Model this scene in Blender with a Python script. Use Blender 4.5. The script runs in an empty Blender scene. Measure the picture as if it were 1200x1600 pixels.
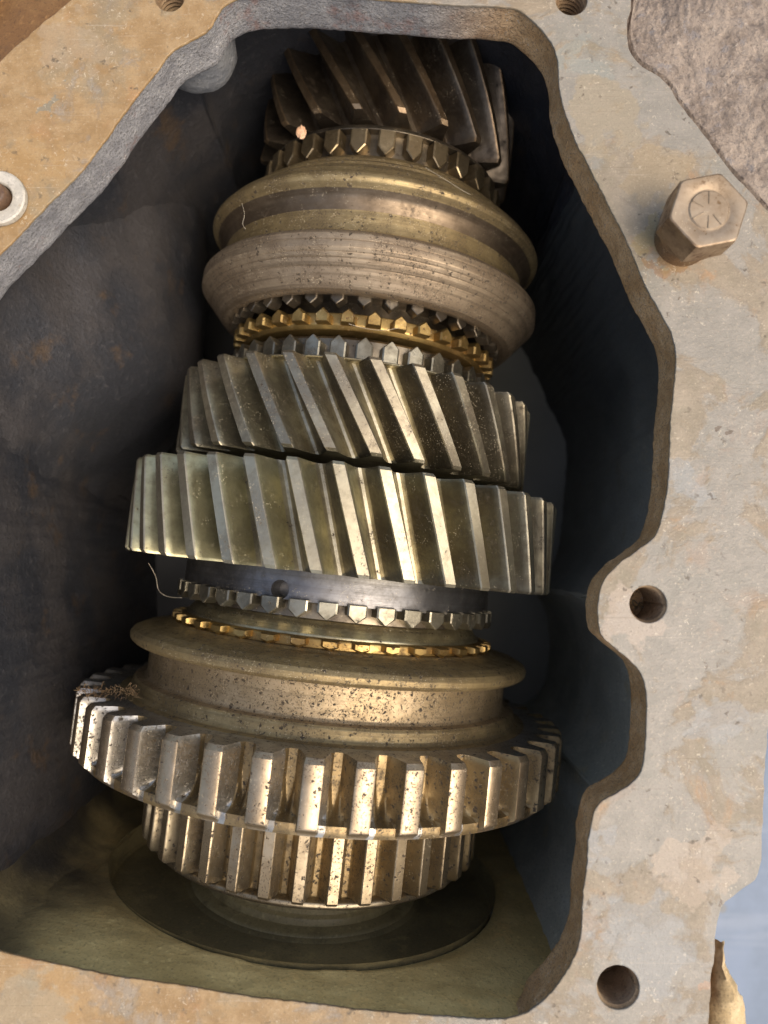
import bpy, bmesh, math, random
from mathutils import Vector, Matrix, noise as mnoise
random.seed(7)
R = math.radians
SC = bpy.context.scene
COL = SC.collection

# ------------------------------------------------------------------ camera, sky, sun, exposure
F = 1155.0            # focal length in pixels of the 1200 x 1600 photograph
H = 0.152             # camera height above the flange face (z = 0), metres
D = 0.22              # camera height above the shaft axis
Q = D / F
TILT = R(4.0)
cam = bpy.data.cameras.new('camera')
camo = bpy.data.objects.new('camera', cam)
COL.objects.link(camo)
camo.location = (0, 0, H)
camo.rotation_euler = (TILT, 0, 0)
cam.sensor_fit = 'VERTICAL'
cam.sensor_height = 24
cam.lens = 24 * F / 1600
cam.clip_start = 0.005
cam.clip_end = 50
cam.dof.use_dof = True
cam.dof.focus_distance = 0.168
cam.dof.aperture_fstop = 9.0
SC.camera = camo

SUN_EL, SUN_AZ = R(58), R(-35)      # azimuth measured from +x, counter-clockwise
sdir = Vector((math.cos(SUN_EL) * math.cos(SUN_AZ), math.cos(SUN_EL) * math.sin(SUN_AZ), math.sin(SUN_EL)))
w = bpy.data.worlds.new('World')
SC.world = w
w.use_nodes = True
wn = w.node_tree
sky = wn.nodes.new('ShaderNodeTexSky')
sky.sky_type = 'NISHITA'
sky.sun_disc = False
sky.sun_elevation = SUN_EL
sky.sun_rotation = math.pi / 2 - SUN_AZ
sky.air_density = 1.0
sky.dust_density = 6.0
sky.ozone_density = 1.0
bg = wn.nodes['Background']
bg.inputs['Strength'].default_value = 0.15
wn.links.new(sky.outputs[0], bg.inputs['Color'])
sl = bpy.data.lights.new('sun', 'SUN')
sl.energy = 0.8
sl.angle = R(60)
sl.color = (1.0, 0.90, 0.74)
so = bpy.data.objects.new('sun', sl)
COL.objects.link(so)
so.rotation_euler = sdir.to_track_quat('Z', 'Y').to_euler()
SC.view_settings.view_transform = 'Standard'
SC.view_settings.look = 'None'
SC.view_settings.exposure = 0.7
SC.view_settings.gamma = 1.0


# ------------------------------------------------------------------ helpers
def at(px, py, z=0.0):
    """World point where the ray through photograph pixel (px, py) meets height z."""
    dx, dy, dz = (px - 600) / F, -(py - 800) / F, -1.0
    c, s = math.cos(TILT), math.sin(TILT)
    dy, dz = c * dy - s * dz, s * dy + c * dz
    t = (z - H) / dz
    return Vector((dx * t, dy * t, z))


def tag(o, label=None, cat=None, group=None, kind=None):
    for k, v in (('label', label), ('category', cat), ('group', group), ('kind', kind)):
        if v:
            o[k] = v
    return o


def empty(name, label, cat, matrix=None, group=None):
    o = bpy.data.objects.new(name, None)
    o.empty_display_size = 0.01
    COL.objects.link(o)
    if matrix is not None:
        o.matrix_world = matrix
    return tag(o, label, cat, group)


def link(name, me, m=None, parent=None):
    o = bpy.data.objects.new(name, me)
    COL.objects.link(o)
    if m is not None and not me.materials:
        me.materials.append(m)
    if parent is not None:
        o.parent = parent
    return o


def finish(me, angle=35):
    me.polygons.foreach_set('use_smooth', [True] * len(me.polygons))
    me.set_sharp_from_angle(angle=R(angle))
    me.update()
    return me


def mesh(name, vs, fs, angle=35, fix=True):
    me = bpy.data.meshes.new(name)
    me.from_pydata(vs, [], fs)
    if fix:
        bm = bmesh.new()
        bm.from_mesh(me)
        bmesh.ops.recalc_face_normals(bm, faces=bm.faces)
        bm.to_mesh(me)
        bm.free()
    return finish(me, angle)


def lathe_data(prof, n=160, closed=False):
    """Solid of revolution about local z; prof = [(radius, s)] in Q units."""
    vs, fs = [], []
    m = len(prof)
    for i in range(n):
        a = 2 * math.pi * i / n
        c, s = math.cos(a), math.sin(a)
        for r, z in prof:
            vs.append((r * Q * c, r * Q * s, z * Q))
    for i in range(n):
        j = (i + 1) % n
        for k in range(m if closed else m - 1):
            l = (k + 1) % m
            fs.append((i * m + k, j * m + k, j * m + l, i * m + l))
    return vs, fs


def lathe(name, prof, m, parent, n=160, angle=30, closed=False):
    vs, fs = lathe_data(prof, n, closed)
    return link(name, mesh(name, vs, fs, angle), m, parent)


def rounded(prof, r=2.0, steps=3):
    """Round the corners of an open lathe profile."""
    out = [prof[0]]
    for a, b, c in zip(prof, prof[1:], prof[2:]):
        va, vb, vc = Vector(a), Vector(b), Vector(c)
        d1, d2 = (va - vb), (vc - vb)
        rr = min(r, d1.length * .45, d2.length * .45)
        p, q = vb + d1.normalized() * rr, vb + d2.normalized() * rr
        for i in range(steps + 1):
            t = i / steps
            out.append(tuple(p * (1 - t) ** 2 + vb * 2 * t * (1 - t) + q * t * t))
    out.append(prof[-1])
    return out


def spline(pts, step, closed=True):
    """Catmull-Rom through pts, resampled about every step metres."""
    n = len(pts)
    raw = []
    for i in range(n if closed else n - 1):
        g = (lambda k: pts[k % n]) if closed else (lambda k: pts[max(0, min(n - 1, k))])
        p0, p1, p2, p3 = g(i - 1), g(i), g(i + 1), g(i + 2)
        k = max(2, int((p2 - p1).length / step))
        for j in range(k):
            t = j / k
            raw.append(.5 * ((2 * p1) + (p2 - p0) * t + (2 * p0 - 5 * p1 + 4 * p2 - p3) * t * t + (3 * p1 - p0 - 3 * p2 + p3) * t ** 3))
    if not closed:
        raw.append(pts[-1].copy())
    return raw


def nz(p, sc, seed=0.0):
    return mnoise.fractal(Vector(p) * sc + Vector((seed, seed * 1.7, -seed)), 1.0, 2.0, 4)


# ------------------------------------------------------------------ materials
class NT:
    def __init__(self, name):
        self.m = bpy.data.materials.new(name)
        self.m.use_nodes = True
        self.t = self.m.node_tree
        self.b = self.t.nodes['Principled BSDF']
        self._pos = None

    def put(self, sock, v):
        if isinstance(v, bpy.types.NodeSocket):
            self.t.links.new(v, sock)
        elif isinstance(v, (tuple, list)) and len(v) == 3 and sock.type == 'RGBA':
            sock.default_value = (*v, 1)
        else:
            sock.default_value = v

    def pos(self):
        if self._pos is None:
            self._pos = self.t.nodes.new('ShaderNodeNewGeometry').outputs['Position']
        return self._pos

    def obj(self):
        return self.t.nodes.new('ShaderNodeTexCoord').outputs['Object']

    def xyz(self, v):
        n = self.t.nodes.new('ShaderNodeSeparateXYZ')
        self.put(n.inputs[0], v)
        return n.outputs

    def scale(self, v, s, o=(0, 0, 0)):
        n = self.t.nodes.new('ShaderNodeMapping')
        self.put(n.inputs[0], v)
        n.inputs['Scale'].default_value = s
        n.inputs['Location'].default_value = o
        return n.outputs[0]

    def noise(self, sc, detail=4, rough=.55, v=None, dist=0.0):
        n = self.t.nodes.new('ShaderNodeTexNoise')
        self.put(n.inputs['Vector'], v if v is not None else self.pos())
        n.inputs['Scale'].default_value = sc
        n.inputs['Detail'].default_value = detail
        n.inputs['Roughness'].default_value = rough
        n.inputs['Distortion'].default_value = dist
        return n.outputs[0]

    def warp(self, sc=900, amt=.0022):
        nc = self.t.nodes.new('ShaderNodeTexNoise')
        self.put(nc.inputs['Vector'], self.pos())
        nc.inputs['Scale'].default_value = sc
        nc.inputs['Detail'].default_value = 4
        n = self.t.nodes.new('ShaderNodeVectorMath')
        n.operation = 'MULTIPLY_ADD'
        self.put(n.inputs[0], nc.outputs['Color'])
        n.inputs[1].default_value = (amt, amt, amt)
        self.put(n.inputs[2], self.pos())
        return n.outputs[0]

    def dist(self, v, c):
        n = self.t.nodes.new('ShaderNodeVectorMath')
        n.operation = 'DISTANCE'
        self.put(n.inputs[0], v)
        n.inputs[1].default_value = c
        return n.outputs['Value']

    def voro(self, sc, v=None, feature='F1', out=0):
        n = self.t.nodes.new('ShaderNodeTexVoronoi')
        n.feature = feature
        self.put(n.inputs['Vector'], v if v is not None else self.pos())
        n.inputs['Scale'].default_value = sc
        return n.outputs[out]

    def math(self, op, a, b=0.0, c=None):
        n = self.t.nodes.new('ShaderNodeMath')
        n.operation = op
        self.put(n.inputs[0], a)
        self.put(n.inputs[1], b)
        if c is not None:
            self.put(n.inputs[2], c)
        return n.outputs[0]

    def step(self, v, lo, hi, a=0.0, b=1.0):
        n = self.t.nodes.new('ShaderNodeMapRange')
        n.interpolation_type = 'SMOOTHSTEP'
        self.put(n.inputs[0], v)
        for i, x in enumerate((lo, hi, a, b)):
            self.put(n.inputs[1 + i], x)
        return n.outputs[0]

    def mix(self, f, a, b, mode='MIX'):
        n = self.t.nodes.new('ShaderNodeMix')
        n.data_type = 'RGBA'
        n.blend_type = mode
        self.put(n.inputs[0], f)
        self.put(n.inputs[6], a)
        self.put(n.inputs[7], b)
        return n.outputs[2]

    def bump(self, h, strength=.4, dist=.0003, normal=None):
        n = self.t.nodes.new('ShaderNodeBump')
        n.inputs['Strength'].default_value = strength
        n.inputs['Distance'].default_value = dist
        self.put(n.inputs['Height'], h)
        if normal is not None:
            self.put(n.inputs['Normal'], normal)
        return n.outputs[0]

    def out(self, **k):
        for key, v in k.items():
            self.put(self.b.inputs[key.replace('_', ' ')], v)
        return self.m


def steel(name, c1, c2, grime=(.045, .032, .018), rough=.3, metallic=.9, grime_amt=.5, specks=.5, turned=0.0, dust=.5):
    """Oiled machine steel: blotchy oil film, dark specks, pale dust, fine tool marks round the axis when turned > 0."""
    n = NT(name)
    big = n.noise(85, 6, .65)
    fine = n.noise(1300, 4, .65)
    mid = n.noise(420, 5, .65)
    col = n.mix(n.step(big, .36, .62), c1, c2)
    col = n.mix(n.math('MULTIPLY', n.step(mid, .42, .7), .5), col, n.mix(.45, c2, grime))
    gr = n.step(n.math('ADD', n.math('MULTIPLY', n.noise(170, 6, .7), .75), n.math('MULTIPLY', fine, .3)), .66 - .2 * grime_amt, .84 - .16 * grime_amt)
    wv = n.warp()
    spm = n.math('MULTIPLY', n.step(n.voro(700, wv), .34, .2), n.step(mid, .66 - .2 * specks, .72 - .2 * specks))
    sp2 = n.math('MULTIPLY', n.step(n.voro(1500, wv), .40, .24), n.step(big, .62 - .2 * specks, .72 - .2 * specks))
    dirt = n.math('MAXIMUM', n.math('MULTIPLY', gr, .75), n.math('MAXIMUM', spm, n.math('MULTIPLY', sp2, .7)))
    col = n.mix(dirt, col, grime)
    du = n.math('MULTIPLY', n.step(n.voro(1900, n.scale(n.pos(), (1, 1, 1), (1, 2, 3))), .3, .12), n.step(n.noise(260, 4, .6), .62 - .2 * dust, .74 - .2 * dust))
    col = n.mix(n.math('MULTIPLY', du, .55), col, (.62, .52, .34))
    h = n.math('ADD', n.math('MULTIPLY', fine, .6), n.math('MULTIPLY', n.noise(3200, 2, .5), .2))
    h = n.math('SUBTRACT', h, n.math('MULTIPLY', spm, .8))
    rg = n.math('ADD', rough - .12, n.math('MULTIPLY', mid, .34))
    if turned:
        o = n.obj()
        ring = n.noise(1.0, 3, .65, n.scale(o, (30, 30, 4200)))
        ring2 = n.noise(1.0, 4, .65, n.scale(o, (14, 14, 1100)))
        h = n.math('ADD', h, n.math('MULTIPLY', ring, 1.2 * turned))
        col = n.mix(n.math('MULTIPLY', n.step(ring2, .5, .62), .6 * turned), col, n.mix(.6, c2, grime))
        rg = n.math('ADD', rg, n.math('MULTIPLY', n.step(ring, .4, .7), .1))
    rg = n.math('ADD', rg, n.math('MULTIPLY', n.math('MAXIMUM', dirt, du), .3))
    met = n.math('MULTIPLY', metallic, n.math('SUBTRACT', 1.0, n.math('MULTIPLY', n.math('MAXIMUM', dirt, du), .85)))
    return n.out(Base_Color=col, Roughness=rg, Metallic=met, Normal=n.bump(h, .5, .00008))


M_gear_c = steel('olive_worn_lit_flank', (0.538, 0.496, 0.287), (0.351, 0.318, 0.184), rough=.33, grime_amt=.35, specks=.35)  # lighter copy for right-hand flanks, their bright reflection put into the colour
M_gear_c_tip = steel('olive_worn_tip', (0.488, 0.429, 0.287), (0.370, 0.320, 0.220), rough=.34, grime_amt=.2, specks=.3)
M_gear_c_dark = steel('olive_grimy_shaded_flank', (0.214, 0.190, 0.122), (0.126, 0.105, 0.067), rough=.36, grime_amt=.55, specks=.35)  # darker copy for left-hand flanks: dark reflection painted in, besides the grime
M_gear_b = steel('worn_lit_flank', (0.411, 0.369, 0.234), (0.243, 0.209, 0.135), rough=.36, grime_amt=.5, specks=.4, dust=.9)  # right-hand flanks: worn steel with the reflected light added to its colour
M_gear_b_tip = steel('worn_tip', (0.468, 0.410, 0.276), (0.310, 0.260, 0.177), rough=.32, grime_amt=.35, specks=.4, dust=.9)
M_gear_b_dark = steel('grimy_shaded_flank', (0.176, 0.150, 0.100), (0.097, 0.080, 0.051), rough=.38, grime_amt=.6, specks=.4, dust=.9)  # left-hand flanks: grime plus the shaded side's darkness put into the colour
M_root = steel('oily_root', (0.475, 0.427, 0.299), (0.282, 0.248, 0.169), rough=.30, metallic=.85, grime_amt=.45, specks=.4)
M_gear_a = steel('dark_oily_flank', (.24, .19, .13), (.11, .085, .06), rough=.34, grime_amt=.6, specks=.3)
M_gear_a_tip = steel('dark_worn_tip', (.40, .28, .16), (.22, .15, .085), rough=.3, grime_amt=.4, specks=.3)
M_spur = steel('bare_steel_flank', (0.552, 0.520, 0.456), (0.370, 0.330, 0.258), rough=.27, grime_amt=.35, specks=.9)
M_spur_tip = steel('brown_worn_tip', (0.476, 0.368, 0.236), (0.361, 0.273, 0.169), rough=.34, grime_amt=.25, specks=.9)
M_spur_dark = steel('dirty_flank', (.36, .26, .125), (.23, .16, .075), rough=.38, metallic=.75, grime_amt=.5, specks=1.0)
M_spur_root = steel('dirty_gap', (.28, .20, .095), (.18, .125, .055), rough=.38, metallic=.7, grime_amt=.55, specks=1.0)
M_spur_face = steel('oily_gear_face', (.36, .28, .12), (.24, .18, .075), rough=.36, metallic=.7, grime_amt=.45, specks=.9, turned=.3, dust=.9)
M_spur_low = steel('dusty_flank', (0.444, 0.380, 0.260), (0.267, 0.211, 0.131), rough=.33, grime_amt=.4, specks=.9)
M_spur_low_tip = steel('dusty_tip', (0.450, 0.362, 0.234), (0.324, 0.252, 0.156), rough=.36, grime_amt=.35, specks=.9)
M_dog = steel('grey_tooth_steel', (.35, .32, .235), (.17, .15, .105), rough=.28, grime_amt=.6, specks=.3)
M_dog_dark = steel('dark_tooth_steel', (.24, .20, .14), (.11, .09, .065), rough=.3, grime_amt=.5, specks=.3)
M_dog_brown = steel('brown_tooth_steel', (.40, .31, .18), (.22, .165, .09), rough=.3, grime_amt=.5, specks=.4)
M_sleeve = steel('olive_sleeve_steel', (.38, .285, .135), (.26, .19, .09), rough=.43, metallic=.72, grime_amt=.45, specks=.85, turned=.6, dust=1.0)
M_ridge = steel('grey_brown_sleeve_steel', (.37, .285, .185), (.27, .20, .125), rough=.42, metallic=.7, grime_amt=.35, specks=1.0, turned=.9, dust=.8)
M_neck = steel('speckled_neck_steel', (.42, .32, .19), (.31, .23, .125), rough=.4, metallic=.7, grime_amt=.4, specks=1.15, turned=.6, dust=.8)
M_groove = steel('dark_groove_steel', (.25, .19, .125), (.15, .11, .07), rough=.38, grime_amt=.5, specks=.4, turned=.4)  # dark brown tone for the upper side of the groove
M_collar = steel('dark_polished_steel', (.20, .195, .19), (.11, .108, .106), rough=.3, grime_amt=.15, specks=.25, turned=.4, dust=.4)
M_polished = steel('polished_cone_steel', (.60, .54, .34), (.40, .34, .2), rough=.24, grime_amt=.15, specks=.3, turned=.6)
M_brass = steel('brass', (.52, .36, .13), (.32, .20, .065), grime=(.09, .05, .018), rough=.33, grime_amt=.65, specks=.7)
M_dark = steel('black_oily_iron', (.05, .045, .04), (.03, .027, .024), rough=.4, grime_amt=.4, specks=.3)


def cast(name, c1, c2, c3=None, sc=90, rough=.55, bump=.0004, spec=.4, fine=700, lo=.42, hi=.6, white=0.0):
    """Rough sand-cast iron under oil and dirt."""
    n = NT(name)
    a = n.noise(sc, 6, .62)
    b = n.noise(fine, 4, .6)
    col = n.mix(n.step(a, lo, hi), c1, c2)
    if c3:
        col = n.mix(n.step(n.noise(sc * 2.3, 5, .65), .56, .7), col, c3)
    if white:
        col = n.mix(n.math('MULTIPLY', n.step(n.voro(330, n.warp(800, .004)), .14, .06), white), col, (.6, .57, .5))
    g = n.noise(fine * 2.2, 3, .6)
    col = n.mix(n.math('MULTIPLY', n.step(g, .5, .72), .55), col, n.mix(.6, c1, (.01, .008, .006)))
    col = n.mix(n.math('MULTIPLY', n.step(b, .55, .75), .4), col, tuple(min(1, 1.7 * q_ + .005) for q_ in c2))
    h = n.math('ADD', n.math('MULTIPLY', b, .6), n.math('MULTIPLY', n.noise(fine * .25, 5, .6), .8))
    h = n.math('ADD', h, n.math('MULTIPLY', g, .3))
    n.b.inputs['Specular IOR Level'].default_value = spec
    return n.out(Base_Color=col, Roughness=n.math('ADD', rough - .12, n.math('MULTIPLY', b, .28)), Normal=n.bump(h, .8, bump))


STAINS = [(930, 92, 42, (0.240, 0.240, 0.200), .8), (965, 165, 62, (0.288, 0.232, 0.144), .7), (1040, 250, 52, (0.296, 0.224, 0.128), .65), (1062, 350, 44, (0.288, 0.220, 0.100), .75), (1058, 385, 24, (0.240, 0.120, 0.048), .6),
          (100, 142, 13, (0.176, 0.176, 0.136), .8), (133, 158, 8, (0.192, 0.184, 0.136), .6), (1150, 662, 11, (0.096, 0.064, 0.040), .85), (1166, 1325, 6, (0.120, 0.080, 0.056), .8), (1135, 1385, 6, (0.104, 0.072, 0.048), .8),
          (1030, 1450, 70, (0.256, 0.260, 0.244), .6), (1095, 1330, 55, (0.360, 0.288, 0.208), .7), (940, 1300, 34, (0.248, 0.252, 0.240), .5), (1000, 960, 55, (0.376, 0.308, 0.236), .75), (1080, 740, 34, (0.256, 0.260, 0.244), .6),
          (1130, 1110, 45, (0.264, 0.268, 0.252), .5), (1115, 1500, 18, (0.352, 0.216, 0.128), .7), (120, 1545, 50, (0.376, 0.240, 0.104), .6), (60, 1570, 60, (0.288, 0.264, 0.192), .5), (60, 250, 60, (0.376, 0.232, 0.088), .4), (130, 60, 50, (0.320, 0.248, 0.160), .5)]


def flange_material():
    n = NT('rusty_gasket_face')
    x, y, z = n.xyz(n.pos())
    side = n.step(x, -.03, .05)                                   # more orange rust to the left, more bared grey iron to the right
    a = n.noise(48, 8, .66, dist=.5)
    b = n.noise(190, 7, .68)
    f = n.noise(1100, 4, .65)
    g = n.noise(2400, 3, .6)
    tan = n.mix(n.step(b, .36, .66), (0.256, 0.160, 0.068), (0.336, 0.228, 0.112))
    pale = n.mix(n.step(b, .36, .66), (0.228, 0.188, 0.128), (0.292, 0.240, 0.168))
    base = n.mix(side, tan, pale)
    rust = n.step(n.noise(85, 7, .7, dist=.6), .55, .68)
    base = n.mix(n.math('MULTIPLY', rust, .5), base, (0.344, 0.188, 0.080))
    old = n.step(n.noise(60, 6, .65, n.scale(n.pos(), (1, 1, 1), (.3, .1, 0))), .5, .62)
    base = n.mix(n.math('MULTIPLY', old, .5), base, (0.216, 0.188, 0.124))
    grey = n.mix(n.step(n.noise(240, 6, .65), .38, .64), (0.200, 0.204, 0.188), (0.256, 0.252, 0.228))
    pk = n.math('ADD', a, n.math('ADD', n.math('MULTIPLY', side, .10), n.math('MULTIPLY', b, .07)))
    patch = n.step(pk, .565, .66)
    base = n.mix(n.math('MULTIPLY', patch, .5), base, grey)
    rim = n.math('MULTIPLY', n.step(pk, .575, .605), n.math('SUBTRACT', 1.0, n.step(pk, .605, .64)))
    base = n.mix(n.math('MULTIPLY', rim, .25), base, (0.200, 0.136, 0.068))
    wp = n.warp(170, .022)
    wo = Vector((0.009, 0.009, 0.009))
    for px, py, r, c_, amt in STAINS:
        cc = at(px, py) + wo
        rr = r / F * H
        base = n.mix(n.math('MULTIPLY', n.step(n.dist(wp, cc), rr * 1.12, rr * .92), amt * .85), base, c_)
    dots = n.math('MULTIPLY', n.step(n.voro(300, n.warp(600, .005)), .24, .08), n.step(n.noise(60, 3), .46, .58))
    base = n.mix(n.math('MULTIPLY', dots, .75), base, (0.080, 0.060, 0.040))
    base = n.mix(n.math('MULTIPLY', n.step(g, .5, .7), .25), base, (0.136, 0.100, 0.060))
    base = n.mix(n.math('MULTIPLY', n.step(f, .54, .72), .28), base, (0.528, 0.432, 0.296))
    for rot, off in ((1.1, 0.0), (-.5, 3.0)):
        mp = n.t.nodes.new('ShaderNodeMapping')
        n.put(mp.inputs[0], n.pos())
        mp.inputs['Rotation'].default_value = (0, 0, rot)
        mp.inputs['Location'].default_value = (off, off, 0)
        mp.inputs['Scale'].default_value = (45, 1900, 45)
        sc_ = n.step(n.noise(1.0, 3, .6, mp.outputs[0]), .62, .72)
        base = n.mix(n.math('MULTIPLY', sc_, .28), base, (0.416, 0.360, 0.272) if off else (0.136, 0.100, 0.056))
    lite = n.math('MULTIPLY', n.step(n.voro(700, n.warp(1100, .003)), .24, .1), n.step(n.noise(90, 3), .42, .6))
    base = n.mix(n.math('MULTIPLY', lite, .4), base, (0.624, 0.544, 0.400))
    h = n.math('ADD', n.math('MULTIPLY', f, .8), n.math('MULTIPLY', b, 1.1))
    h = n.math('SUBTRACT', h, n.math('MULTIPLY', patch, .5))
    h = n.math('ADD', h, n.math('MULTIPLY', g, .35))
    rg = n.math('ADD', .54, n.math('MULTIPLY', patch, -.16))
    n.b.inputs['Specular IOR Level'].default_value = .35
    return n.out(Base_Color=base, Roughness=rg, Normal=n.bump(h, .55, .0003))


def lip_material():
    n = NT('cast_iron_lip')
    x, y, z = n.xyz(n.pos())
    side = n.step(x, .005, .035)
    b = n.noise(170, 7, .7)
    f = n.noise(1000, 5, .68)
    g = n.noise(2300, 3, .6)
    k = n.mix(n.step(b, .36, .66), (.22, .215, .215), (.33, .32, .31))
    k = n.mix(n.math('MULTIPLY', n.step(n.noise(110, 6, .7), .56, .68), .6), k, (.25, .13, .10))
    br = n.mix(n.step(b, .38, .64), (.44, .26, .11), (.58, .38, .19))
    col = n.mix(side, k, br)
    col = n.mix(n.math('MULTIPLY', n.step(g, .48, .68), .6), col, (.05, .042, .036))
    col = n.mix(n.math('MULTIPLY', n.step(f, .56, .72), .45), col, (.42, .38, .32))
    lite = n.math('MULTIPLY', n.step(n.voro(800), .22, .1), n.step(b, .5, .6))
    col = n.mix(n.math('MULTIPLY', lite, .6), col, (.6, .57, .5))
    h = n.math('ADD', n.math('MULTIPLY', f, 1.0), n.math('MULTIPLY', n.noise(300, 5, .65), .7))
    h = n.math('ADD', h, n.math('MULTIPLY', g, .4))
    return n.out(Base_Color=col, Roughness=n.math('ADD', .36, n.math('MULTIPLY', f, .25)), Normal=n.bump(h, .9, .0006))


def ground_material():
    n = NT('blue_floor')  # blue tones with paler streaks
    a = n.noise(22, 6, .6)
    v = n.scale(n.pos(), (8, 90, 8))
    s = n.noise(1.0, 5, .6, v)
    col = n.mix(n.step(a, .4, .6), (.07, .115, .175), (.10, .15, .225))
    col = n.mix(n.math('MULTIPLY', n.step(s, .5, .68), .4), col, (.19, .23, .28))
    col = n.mix(n.step(n.voro(45), .12, .06), col, (.12, .13, .13))
    return n.out(Base_Color=col, Roughness=.45, Normal=n.bump(a, .3, .002))


M_flange = flange_material()
M_lip = lip_material()
M_ground = ground_material()
M_wall = cast('dark_oily_casting', (.030, .031, .034), (.050, .046, .044), (.070, .050, .034), sc=32, rough=.36, bump=.0004, white=0.0, fine=600)
M_wall_veil = cast('grey_green_veil_casting', (.40, .40, .32), (.52, .51, .41), (.46, .42, .29), sc=45, rough=.5, bump=.0003, white=.1)  # pale grey-green carries a painted haze veil on the right wall
M_end = cast('olive_oily_casting', (.50, .375, .15), (.62, .475, .20), (.64, .46, .18), sc=40, rough=.5, bump=.0003, white=.1)
def tint_along(m, x0, x1, colour, axis=0):
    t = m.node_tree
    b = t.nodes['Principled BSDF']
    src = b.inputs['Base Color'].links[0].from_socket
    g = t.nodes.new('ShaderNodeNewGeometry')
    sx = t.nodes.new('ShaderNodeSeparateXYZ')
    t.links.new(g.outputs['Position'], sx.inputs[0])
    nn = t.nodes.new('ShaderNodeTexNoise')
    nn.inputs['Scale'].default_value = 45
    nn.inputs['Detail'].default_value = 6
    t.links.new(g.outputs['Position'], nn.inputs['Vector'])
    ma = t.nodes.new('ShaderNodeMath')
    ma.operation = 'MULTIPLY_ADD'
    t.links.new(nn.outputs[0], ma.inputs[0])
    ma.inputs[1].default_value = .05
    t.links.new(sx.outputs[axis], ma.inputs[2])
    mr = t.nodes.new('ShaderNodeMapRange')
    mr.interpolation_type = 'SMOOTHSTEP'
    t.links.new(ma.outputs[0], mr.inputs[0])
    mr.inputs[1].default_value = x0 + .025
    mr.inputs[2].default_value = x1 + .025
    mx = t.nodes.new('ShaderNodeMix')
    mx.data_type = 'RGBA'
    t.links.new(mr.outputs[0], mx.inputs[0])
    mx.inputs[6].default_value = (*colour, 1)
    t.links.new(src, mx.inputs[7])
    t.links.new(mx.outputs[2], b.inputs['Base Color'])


tint_along(M_wall_veil, .075, -.035, (.06, .062, .056), 1)  # veil painted in: wall dark at the top, paler towards the lower end
tint_along(M_end, -.092, -.055, (.034, .03, .024))  # colour fades to the dark wall tone towards the left
M_bore = cast('shaded_olive_bore', (.18, .145, .07), (.27, .215, .10), (.33, .26, .115), sc=60, rough=.42, bump=.0002, white=.05)  # darker than the end wall: the recess's shade is put into the colour
M_hub = cast('olive_hub', (.27, .22, .105), (.36, .30, .15), (.20, .16, .08), sc=70, rough=.42, bump=.0002)
nf = NT('veil_toned_floor')
fx = nf.xyz(nf.pos())[0]
M_floor = nf.out(Base_Color=nf.mix(nf.step(nf.math('ADD', fx, nf.math('MULTIPLY', nf.noise(30, 5), .03)), .02, .05), (.015, .014, .012), nf.mix(nf.noise(60, 5), (.18, .18, .15), (.25, .245, .20))), Roughness=.45)  # black left for shade, paler right for the haze veil, both painted in
M_boss = cast('grey_casting', (.16, .165, .17), (.22, .22, .215), sc=90, rough=.5, bump=.0004, white=.3)
M_rough = cast('coarse_brown_casting', (.19, .15, .115), (.29, .235, .18), (.22, .195, .175), sc=150, rough=.75, bump=.0009, fine=900, white=.2)
M_shoulder = cast('rusty_brown_casting', (.17, .085, .028), (.24, .13, .045), (.12, .065, .03), sc=60, rough=.6)
M_ledge = cast('sunlit_tan_casting', (.46, .33, .16), (.56, .43, .24), (.22, .16, .09), sc=110, rough=.7)  # paler than the other castings, sunlight put into the colour
M_bolt = steel('rusty_bolt_steel', (.42, .31, .20), (.25, .165, .09), grime=(.10, .045, .018), rough=.34, metallic=.8, grime_amt=.75, specks=.6)
M_bolt_top = steel('dusty_bolt_face', (.36, .28, .19), (.27, .20, .125), grime=(.15, .09, .04), rough=.42, metallic=.5, grime_amt=.6, specks=.5)
M_thread = cast('rusty_thread', (.20, .13, .07), (.30, .21, .12), sc=150, rough=.5, bump=.0002)
M_stud = cast('dark_rusty_stud', (.10, .055, .03), (.17, .10, .05), sc=200, rough=.5, bump=.0002)
M_washer = cast('pale_zinc_washer', (.42, .385, .31), (.50, .46, .38), (.38, .28, .16), sc=120, rough=.45, bump=.0001, spec=.6)
M_lint = cast('brown_lint', (.17, .105, .05), (.27, .175, .085), sc=300, rough=.9, bump=.0001)
M_hair = cast('pale_fibre', (.36, .31, .22), (.44, .38, .28), sc=300, rough=.7, bump=.0001)
M_flake = cast('orange_flake', (.62, .36, .20), (.70, .45, .28), sc=300, rough=.8, bump=.0002)

# ------------------------------------------------------------------ the case
CASE = empty('gearbox_case', 'rusty cast iron gearbox case with its cover off, open round the gear train', 'gearbox case')

OPEN = [(0, 397), (22, 375), (75, 319), (124, 270), (165, 217), (202, 165), (244, 112), (270, 79), (322, 49), (349, 11), (385, -6),
        (460, -10), (540, -6), (650, 3), (730, 8), (799, 11), (825, 26), (851, 52), (870, 86), (873, 127), (881, 169), (900, 221), (926, 270),
        (956, 330), (979, 375), (1009, 446), (1036, 495), (1052, 528), (1056, 565), (1053, 610), (1048, 656), (1045, 740), (1037, 797), (1023, 837),
        (997, 859), (966, 882), (945, 904), (936, 931), (934, 965), (940, 992), (955, 1008), (978, 1026), (1000, 1052), (1010, 1085), (1010, 1131), (1006, 1187),
        (994, 1218), (962, 1240), (938, 1254), (926, 1277), (919, 1319), (916, 1356), (910, 1412), (908, 1460), (897, 1497), (876, 1532),
        (850, 1562), (815, 1586), (767, 1593), (675, 1587), (583, 1580), (492, 1569), (400, 1559), (337, 1549), (262, 1537), (187, 1527), (127, 1515),
        (37, 1496), (0, 1487), (-40, 1470), (-62, 1430), (-68, 1300), (-70, 1000), (-70, 700), (-64, 520), (-40, 445)]
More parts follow.
